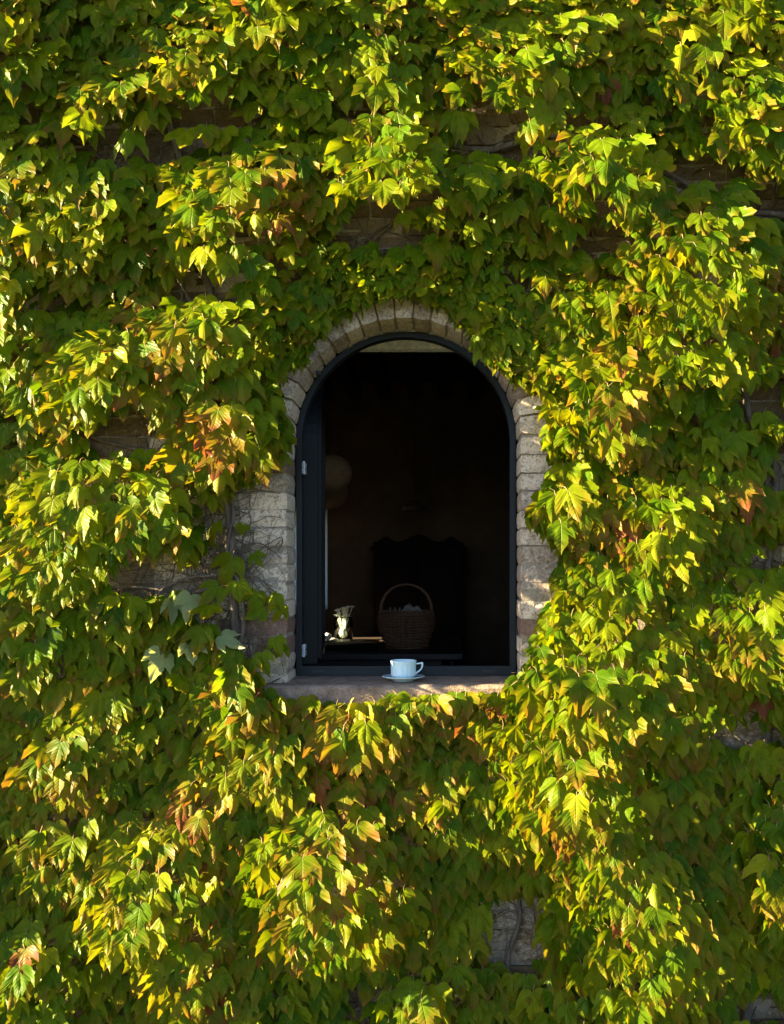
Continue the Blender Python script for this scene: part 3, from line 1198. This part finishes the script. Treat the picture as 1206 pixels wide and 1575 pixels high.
def leaf_variant(seed):
    rg = random.Random(seed)
    sinus = rg.uniform(-.06, .13)
    side = rg.uniform(.82, 1.12)
    wid = rg.uniform(.98, 1.2)
    tip = rg.uniform(.9, 1.1)

    def half(sgn):
        out = []
        for i, (u, v) in enumerate(HALF):
            f = 1.0
            if i in (12, 13, 14, 15):
                f = 1 + sinus * (1.5 if i in (13, 14) else .8)
            if i in (8, 9, 10, 11):
                f = side
            if i >= 19:
                f = tip
            j = 0 if i in (0, len(HALF) - 1) else rg.uniform(-.022, .022)
            out.append((sgn * u * wid * f * (1 + j), v * f * (1 + j)))
        return out
    R, L = half(1), half(-1)
    outline = R + L[-2:0:-1]
    n = len(outline)
    c_len = rg.uniform(.0, .26)
    c_cross = rg.uniform(.0, .32)
    tipc = rg.choice((-.5, -.2, .3, .5, .8, 1.0)) * rg.uniform(.8, 1.2)
    flare = rg.uniform(.0, .9)
    fold = rg.choice([0, 0, 0, 0, 0, .2, .55])
    asym = rg.uniform(-.25, .25)
    ph, ph2 = rg.uniform(0, 6), rg.uniform(0, 6)
    wav = rg.uniform(.01, .035)
    pts, uvs = [(0.0, 0.0)], []
    rings = (.52, 1.0)
    for t in rings:
        for u, v in outline:
            pts.append((u * t, v * t))
    P3 = []
    for u, v in pts:
        au = abs(u)
        w = -c_len * max(v, 0) ** 2 * .8 - c_cross * (1 + asym * (1 if u > 0 else -1)) * au ** 1.6
        w -= fold * au
        dvn = min(au, abs(au * .70 - v * .71) if v > 0 else .3)
        w += .15 * min(dvn, .13)
        r = math.hypot(u, v)
        w += tipc * max(0, r - .58) ** 2 + flare * max(0, au - .3) ** 1.6
        w += wav * math.sin(7 * u + ph) * math.sin(6 * v + ph2) * (r + .3) * 2
        P3.append((u * (1 - .10 * c_cross - .12 * fold), v * (1 - .12 * c_len), w))
    faces = []
    for i in range(n):
        j = (i + 1) % n
        faces.append((0, 1 + i, 1 + j))
    for k in range(len(rings) - 1):
        a, b = 1 + k * n, 1 + (k + 1) * n
        for i in range(n):
            j = (i + 1) % n
            faces.append((a + i, b + j, a + j))
            faces.append((a + i, b + i, b + j))
    uv = [p for p in pts]
    # petiole
    k = len(P3)
    bend = rg.uniform(-.25, .25)
    path = [(0, 0.03, -.01), (bend * .3, -.16, .02), (bend, -.34, -.12), (bend * 1.3, -.48, -.42), (bend * 1.4, -.52, -.8)]
    for i, q in enumerate(path):
        rr = .013
        for a in range(3):
            th = a * 2.094
            P3.append((q[0] + rr * math.cos(th), q[1] + rr * math.sin(th) * .6, q[2] + rr * math.sin(th)))
            uv.append((0.0, -5.0))
    for i in range(len(path) - 1):
        for a in range(3):
            b = (a + 1) % 3
            s0 = k + i * 3
            faces.append((s0 + a, s0 + b, s0 + 3 + b))
            faces.append((s0 + a, s0 + 3 + b, s0 + 3 + a))
    return np.array(P3), np.array(faces), np.array(uv)


NVAR = 28
LV = [leaf_variant(500 + i) for i in range(NVAR)]
# local (u right, v to the tip, w out) must keep faces facing +w; checked once here
for i in range(NVAR):
    p, f, uv = LV[i]
    a, b, c = p[f[2][0]], p[f[2][1]], p[f[2][2]]
    nn = np.cross(b - a, c - a)
LMESH = []


def leaf_mesh(idx):
    p, f, uv = LV[idx]
    me = bpy.data.meshes.new('leaf')
    me.from_pydata([tuple(q) for q in p], [], [tuple(int(i) for i in t) for t in f])
    ul = me.uv_layers.new(name='UVMap')
    ul.data.foreach_set('uv', uv[f.reshape(-1)].astype(np.float32).reshape(-1))
    me.polygons.foreach_set('use_smooth', [True] * len(me.polygons))
    me.materials.append(M['leaf_s'])
    return me


LMESH = [leaf_mesh(i) for i in range(NVAR)]

RED = [(440, 300, 60, .75), (460, 340, 40, .5), (300, 440, 50, .35), (340, 670, 70, .7), (370, 690, 40, .5), (230, 590, 110, .4), (330, 540, 60, .4), (560, 1085, 150, .55), (450, 1085, 80, .6), (700, 1090, 90, .45),
       (310, 1215, 45, .9), (370, 1285, 40, .8), (330, 1500, 40, .9), (1040, 1240, 60, .5), (1000, 1480, 60, .55), (900, 830, 60, .6), (920, 800, 40, .6), (1135, 780, 40, .7), (1190, 470, 60, .5),
       (600, 1200, 90, .35), (560, 180, 50, .4), (60, 1130, 70, .35), (770, 1330, 40, .6), (490, 1290, 60, .3), (940, 660, 60, .4), (600, 1330, 60, .3), (860, 1240, 60, .45), (1020, 700, 90, .2), (110, 1240, 60, .4)]
SMALL = [(600, 440, 170, 42), (480, 400, 90, 40), (770, 440, 60, 50), (560, 460, 120, 30)]

leaves = []    # base point, frame (3x3 columns u,v,w), size, variant, random, autumn


def add_leaf(px, py, hgt, size, tilt, yaw, roll, var, aut, rnd, tdir=None, fixed=False):
    x = CX + (px - 680) / 450
    z_ = CZ + (870 - py) / 450
    if tdir is None:
        tdir = Vector((0, 0, -1))
    v = tdir.normalized()
    side = Vector((1, 0, 0))
    w = v.cross(side)        # check facing out (-y)
    if w.y > 0:
        w = -w
    u = w.cross(v) * -1
    u = v.cross(w)
    Mx = Matrix((u, v, w)).transposed()
    # tilt: tip swings out from the wall; roll about the length; yaw about the outward axis
    R = Matrix.Rotation(yaw, 3, Vector((0, -1, 0))) @ Mx @ Matrix.Rotation(tilt, 3, 'X') @ Matrix.Rotation(roll, 3, 'Y')
    leaves.append((Vector((x, -hgt, z_)), R, size, var, rnd, aut))


rl = random.Random(77)


def autumn_at(px, py, inner):
    a = .05 + .16 * noise.noise(Vector((px / 160, py / 160, 3.3))) + rl.random() ** 2 * .38
    for cx, cy, r_, k in RED:
        d2 = ((px - cx) ** 2 + (py - cy) ** 2) / (r_ * r_)
        if d2 < 4:
            a += k * math.exp(-d2 * 1.3) * rl.uniform(.1, .6)
    if inner:
        a *= .5
    if rl.random() < .004:
        a += .7
    return max(0.0, min(1.25, a))


def proj(p):
    s = D / (D + p.y)
    return 680 + (p.x - CX) * s * 450, 870 - (p.z - CZ) * s * 450


KEYS = [Vector((0, 1.1, -.15)), Vector((.55, .55, -.15)), Vector((-.55, .55, -.15)), Vector((0, .5, 0)), Vector((.35, 0, 0)), Vector((-.35, 0, 0))]


def clear_ok(L, deep=0):
    base, R, size, var, rnd, aut = L
    for k in KEYS:
        q = base + R @ (k * size)
        a, b = proj(q)
        if inside(CLEAR_IN, a, b):
            return False
        if OX - OR < q.x < OX + OR and ZS < q.z < OZ and q.y > -.02:
            return False
    return True


def sow(step_x, step_y, layer, smin, smax):
    ys = np.arange(-210, 1880, step_y)
    cand = []
    for r_, yy in enumerate(ys):
        for xx in np.arange(-430, 1540, step_x):
            cand.append((xx + (step_x / 2 if r_ % 2 else 0) + rl.uniform(-.42, .42) * step_x, yy + rl.uniform(-.45, .45) * step_y))
    cand = np.array(cand)
    h = height(cand[:, 0], cand[:, 1] + 20)
    hd = height(cand[:, 0], cand[:, 1] + 26)
    hu = height(cand[:, 0], cand[:, 1] + 14)
    hl = height(cand[:, 0] - 8, cand[:, 1] + 20)
    hr = height(cand[:, 0] + 8, cand[:, 1] + 20)
    sd = (hd - hu) * 450 / 12
    sx = (hr - hl) * 450 / 16
    for i, (px, py) in enumerate(cand):
        g = gapval(px, py + 22)
        if g < 1.0 + rl.uniform(-.15, .15) or gapval(px, py + 40) < .4:
            continue
        z_ = CZ + (870 - py) / 450
        if z_ < ZG + .12:
            continue
        hh = float(h[i])
        sc = 1.0
        for cx, cy, rx, ry in SMALL:
            if ((px - cx) / rx) ** 2 + ((py - cy) / ry) ** 2 < 1:
                sc = .66
                hh = min(hh, .07)
        if layer:
            hh = hh * rl.uniform(.35, .75) + .01
        else:
            hh = hh + rl.uniform(-.014, .020)
        out = max(-.06, min(.28, float(sd[i]) * .3))
        side = max(-1.0, min(1.0, float(sx[i])))
        t = Vector((0, -out, -1))
        size = rl.uniform(smin, smax) * sc * rl.choice((1, 1, 1, .92, 1.06, 1.12, .78, .62))
        tilt = rl.gauss(.36, .13) if not layer else rl.gauss(.3, .3)
        if out > .5:
            tilt *= .6
        yaw = rl.gauss(0, .14)
        roll = side * -.34 + rl.gauss(0, .17)
        add_leaf(px, py, hh, size, tilt, yaw, roll, rl.randrange(NVAR), autumn_at(px, py, layer), min(1, max(0, rl.gauss(.52 - .18 * layer, .22))), t)
        if not clear_ok(leaves[-1]):
            leaves.pop()


sow(25.5, 20.5, 0, .071, .098)
sow(34, 30, 1, .066, .092)
# small leaves that creep up to the edge of the bare masonry
for k in range(5200):
    a, b = rl.choice(CLEAR)
    top = b < 600
    if not (top or rl.random() < .5):
        continue
    px, py = a + rl.gauss(0, 34), b + rl.gauss(0, 34) - (22 if top else 12)
    if gapval(px, py + 15) < 1.1 or inside(CLEAR, px, py):
        continue
    if any(abs(proj(q[0])[0] - px) < 13 and abs(proj(q[0])[1] - py) < 11 for q in leaves[-160:]):
        continue
    hh = min(float(height(px, py + 15)[0]), .10) * rl.uniform(.6, 1.0)
    add_leaf(px, py, hh, rl.uniform(.055, .085), rl.gauss(.3, .2), rl.gauss(0, .35), rl.gauss(0, .3), rl.randrange(NVAR), autumn_at(px, py, 1), min(1, max(0, rl.gauss(.45, .2))), Vector((0, -.1, -1)))
    if not clear_ok(leaves[-1]):
        leaves.pop()
# thinner spray over the bare corner left of the window, and single leaves on the brick
SPRIG = [(377, 818, .030, .045), (338, 816, .05, .075), (362, 868, .05, .095), (395, 862, .04, .05), (372, 905, .07, .07), (345, 912, .08, .08), (305, 925, .08, .09), (400, 920, .05, .075),
         (430, 922, .05, .062), (412, 945, .06, .07), (437, 940, .045, .06), (330, 940, .08, .08), (428, 990, .05, .062), (436, 1000, .045, .055), (410, 1012, .06, .07), (395, 1022, .06, .065),
         (275, 935, .07, .07), (255, 960, .08, .08), (322, 975, .09, .085), (352, 985, .08, .08), (370, 1010, .08, .075), (262, 1010, .10, .10), (240, 975, .08, .08), (300, 1000, .07, .08), (285, 1045, .08, .09), (225, 1020, .08, .085),
         (330, 1030, .08, .09), (360, 1045, .09, .09), (200, 925, .09, .10), (232, 930, .08, .08), (385, 1050, .09, .085), (310, 1060, .08, .09), (255, 1060, .08, .09)]
for i, (px, py, hh, size) in enumerate(SPRIG):
    r2 = rl.random()
    pale = i in (6, 16, 21, 23, 19)
    add_leaf(px, py - 10, hh + rl.uniform(0, .02), size, rl.gauss(.25, .3), rl.gauss(0, .45), (2.6 if pale else rl.gauss(0, .5)), rl.randrange(NVAR), rl.random() * .35, rl.uniform(.3, .7), Vector((0, -.1, -1)))
# the row of turning leaves that stands up in front of the sill
for i in range(15):
    px = 412 + i * 27 + rl.uniform(-8, 8)
    add_leaf(px, 1074 + rl.uniform(-4, 6) - (8 if px > 640 else 0), .10 + rl.uniform(0, .03), rl.uniform(.06, .08), rl.gauss(.4, .25), rl.gauss(0, .4), rl.gauss(0, .5), rl.randrange(NVAR), rl.uniform(.1, .75), rl.uniform(.3, .8), Vector((0, -.2, -1)))

# which leaves show largest: a coarse depth buffer
RW, RH = 603, 788
zb = np.full((RH, RW), 1e9)
idb = np.full((RH, RW), -1, int)
TRI = [((0, 0), (.50, .12), (.58, .55)), ((0, 0), (.58, .55), (.28, .48)), ((0, 0), (.28, .48), (0, 1.1)), ((0, 0), (-.28, .48), (0, 1.1)), ((0, 0), (-.58, .55), (-.28, .48)), ((0, 0), (-.50, .12), (-.58, .55))]
for li, (base, R, size, var, rnd, aut) in enumerate(leaves):
    cx_, cy_ = proj(base)
    if not (-80 < cx_ < 1290 and -120 < cy_ < 1640):
        continue
    dep = (base + R @ Vector((0, .5, 0)) * size).y
    for tri in TRI:
        q = [proj(base + R @ (Vector((a, b, 0)) * size)) for a, b in tri]
        q = [(a / 2, b / 2) for a, b in q]
        x0, x1 = int(max(0, min(p_[0] for p_ in q))), int(min(RW - 1, max(p_[0] for p_ in q)))
        y0, y1 = int(max(0, min(p_[1] for p_ in q))), int(min(RH - 1, max(p_[1] for p_ in q)))
        if x1 < x0 or y1 < y0:
            continue
        X, Y = np.meshgrid(np.arange(x0, x1 + 1), np.arange(y0, y1 + 1))
        s = []
        for a in range(3):
            (ax, ay), (bx_, by_) = q[a], q[(a + 1) % 3]
            s.append((bx_ - ax) * (Y - ay) - (by_ - ay) * (X - ax))
        ins = ((s[0] >= 0) & (s[1] >= 0) & (s[2] >= 0)) | ((s[0] <= 0) & (s[1] <= 0) & (s[2] <= 0))
        zs = zb[y0:y1 + 1, x0:x1 + 1]
        ok = ins & (dep < zs)
        zs[ok] = dep
        idb[y0:y1 + 1, x0:x1 + 1][ok] = li
cnt = np.bincount(idb[idb >= 0], minlength=len(leaves))
order = np.argsort(-cnt)
SINGLE = set(int(i) for i in order[:300])
print('leaves', len(leaves), 'visible', int((cnt > 8).sum()))

VS, FS, UV, A1, A2 = [], [], [], [], []
base_i = 0
for li, (base, R, size, var, rnd, aut) in enumerate(leaves):
    if li in SINGLE:
        o = bpy.data.objects.new('leaf', LMESH[var])
        COL.objects.link(o)
        o.parent = ivy
        m4 = R.to_4x4()
        o.matrix_local = Matrix.Translation(base - IOFF) @ m4 @ Matrix.Scale(size, 4)
        o['leaf_random'] = float(rnd)
        o['leaf_autumn'] = float(aut)
    else:
        p, f, uv = LV[var]
        q = (p * size) @ np.array(R).T + np.array(base - IOFF)
        VS.append(q)
        FS.append(f + base_i)
        UV.append(uv[f.reshape(-1)])
        A1.append(np.full(len(p), rnd))
        A2.append(np.full(len(p), aut))
        base_i += len(p)
VS = np.concatenate(VS).astype(np.float32)
FS = np.concatenate(FS).astype(np.int32)
UV = np.concatenate(UV).astype(np.float32)
me = bpy.data.meshes.new('leaves')
me.vertices.add(len(VS))
me.vertices.foreach_set('co', VS.reshape(-1))
me.loops.add(FS.size)
me.loops.foreach_set('vertex_index', FS.reshape(-1))
me.polygons.add(len(FS))
me.polygons.foreach_set('loop_start', np.arange(0, FS.size, 3, dtype=np.int32))
me.update(calc_edges=True)
ul = me.uv_layers.new(name='UVMap')
ul.data.foreach_set('uv', UV.reshape(-1))
me.polygons.foreach_set('use_smooth', np.ones(len(FS), bool))
for nm, arr in (('leaf_random', A1), ('leaf_autumn', A2)):
    a = me.attributes.new(nm, 'FLOAT', 'POINT')
    a.data.foreach_set('value', np.concatenate(arr).astype(np.float32))
me.materials.append(M['leaf_m'])
fo = bpy.data.objects.new('leaves', me)
COL.objects.link(fo)
fo.parent = ivy
fo['kind'] = 'stuff'
print('tris', len(FS))


# stems -------------------------------------------------------
def spline(pts, n=8):
    out = []
    P_ = [pts[0]] + list(pts) + [pts[-1]]
    for i in range(1, len(P_) - 2):
        p0, p1_, p2_, p3 = P_[i - 1], P_[i], P_[i + 1], P_[i + 2]
        for k in range(n):
            t = k / n
            out.append(.5 * ((2 * p1_) + (p2_ - p0) * t + (2 * p0 - 5 * p1_ + 4 * p2_ - p3) * t * t + (3 * p1_ - p0 - 3 * p2_ + p3) * t ** 3))
    out.append(pts[-1])
    return out


def stem(pix, r0, r1, dep=.02, name='stem'):
    pts = [Vector((CX + (a - 680) / 450, -dep - .008 * noise.noise(Vector((a / 40, b / 40, 0))), CZ + (870 - b) / 450)) for a, b in pix]
    pts = spline(pts, 7)
    n = len(pts)
    rad = []
    for i, p in enumerate(pts):
        p.x += .004 * noise.noise(p * 18)
        p.z += .004 * noise.noise(p * 18 + Vector((5, 5, 5)))
        k = i / (n - 1)
        rad.append((r0 + (r1 - r0) * k) * (1 + .22 * noise.noise(p * 30)))
    mb = MB().tube(pts, rad, 8)
    o = mb.build(name, M['bark'], ivy, True)
    o.location = -IOFF
    return o


stem([(372, 1810), (376, 1640), (384, 1450), (372, 1250), (368, 1090), (366, 1010), (362, 930), (358, 860), (354, 800), (348, 745), (338, 660), (322, 560), (330, 470), (300, 380), (280, 250), (240, 120), (230, -60)], .020, .010)
stem([(366, 1010), (378, 960), (372, 900), (352, 850), (362, 790), (352, 740)], .008, .006, .035)
stem([(1600, 460), (1400, 410), (1260, 372), (1200, 355), (1130, 338), (1075, 322), (1030, 296), (1000, 270), (930, 230), (840, 215), (740, 238), (640, 215), (520, 190)], .023, .008, .035)
stem([(1260, 350), (1180, 335), (1110, 328), (1050, 290), (1010, 262), (960, 200)], .010, .006, .045)
stem([(1080, 322), (1062, 350), (1050, 420), (1030, 520)], .008, .004, .03)
stem([(1130, 1810), (1140, 1600), (1170, 1400), (1180, 1150), (1150, 1000), (1180, 860), (1190, 720), (1150, 640), (1140, 500), (1200, 355)], .018, .010)
stem([(236, 942), (246, 915), (268, 898), (300, 888), (340, 884), (365, 878)], .0055, .004, .04)
stem([(160, 905), (220, 902), (280, 912), (330, 905), (366, 900)], .006, .004, .02)
stem([(790, 1810), (800, 1600), (780, 1480), (800, 1400), (770, 1300), (700, 1180)], .012, .005)
stem([(560, 1810), (570, 1600), (552, 1520), (560, 1430), (520, 1300)], .010, .005)
stem([(352, 760), (290, 700), (200, 690), (120, 660), (40, 600)], .009, .004)
stem([(338, 660), (300, 480), (200, 300), (150, 240), (60, 180)], .008, .004)
stem([(328, 490), (400, 460), (500, 400), (600, 385), (700, 392), (800, 380)], .007, .003)
stem([(1130, 1160), (1080, 1140), (1010, 1100)], .007, .004)
# young shoots that carry the loose leaves over the brick
stem([(366, 880), (392, 886), (412, 902), (424, 925), (428, 960), (424, 985), (408, 1012), (384, 1030)], .0022, .0012, .045)
stem([(358, 830), (372, 800), (382, 780)], .002, .001, .03)

# fine tendrils over the bare stretches of wall
td = MB()
rt = random.Random(11)


def tendril(px, py, a, length, r):
    pts, step = [], 7
    x, y = px, py
    for k in range(int(length / step)):
        pts.append(Vector((CX + (x - 680) / 450, -.012 - .006 * abs(math.sin(k * .9 + px)), CZ + (870 - y) / 450)))
        a += rt.gauss(0, .28)
        x += math.cos(a) * step
        y += math.sin(a) * step
        if k > 2 and inside(CLEAR, x, y) and (x > 452):
            break
        wx = CX + (x - 680) / 450
        wz = CZ + (870 - y) / 450
        if OX - OR - .01 < wx < OX + OR + .01 and ZS - .02 < wz < OZ + OR:
            break
    if len(pts) > 3:
        td.tube(pts, [r * (1 - .6 * i / len(pts)) for i in range(len(pts))], 4, cap=False)


for (cx, cy, rx, ry) in GAPS:
    if not rx:
        continue
    for k in range(int(8 + rx * ry / 90)):
        tendril(cx + rt.uniform(-1, 1) * rx * 1.2, cy + rt.uniform(-1, 1) * ry * 1.3, rt.uniform(0, 6.28), rt.uniform(50, 190), rt.choice([.0009, .0013, .0018, .0028, .0042]))
for k in range(70):
    tendril(rt.uniform(330, 385), rt.uniform(750, 1030), rt.uniform(-.9, .9), rt.uniform(25, 85), rt.choice([.0007, .0009, .0013]))
for k in range(26):
    tendril(rt.uniform(835, 880), rt.uniform(740, 960), math.pi + rt.uniform(-.8, .8), rt.uniform(20, 60), .0008)
for k in range(60):
    tendril(rt.uniform(160, 380), rt.uniform(870, 1060), rt.uniform(0, 6.28), rt.uniform(50, 150), rt.choice([.001, .0015, .003]))
o = td.build('tendrils', M['twig'], ivy)
o.location = -IOFF
o['kind'] = 'stuff'
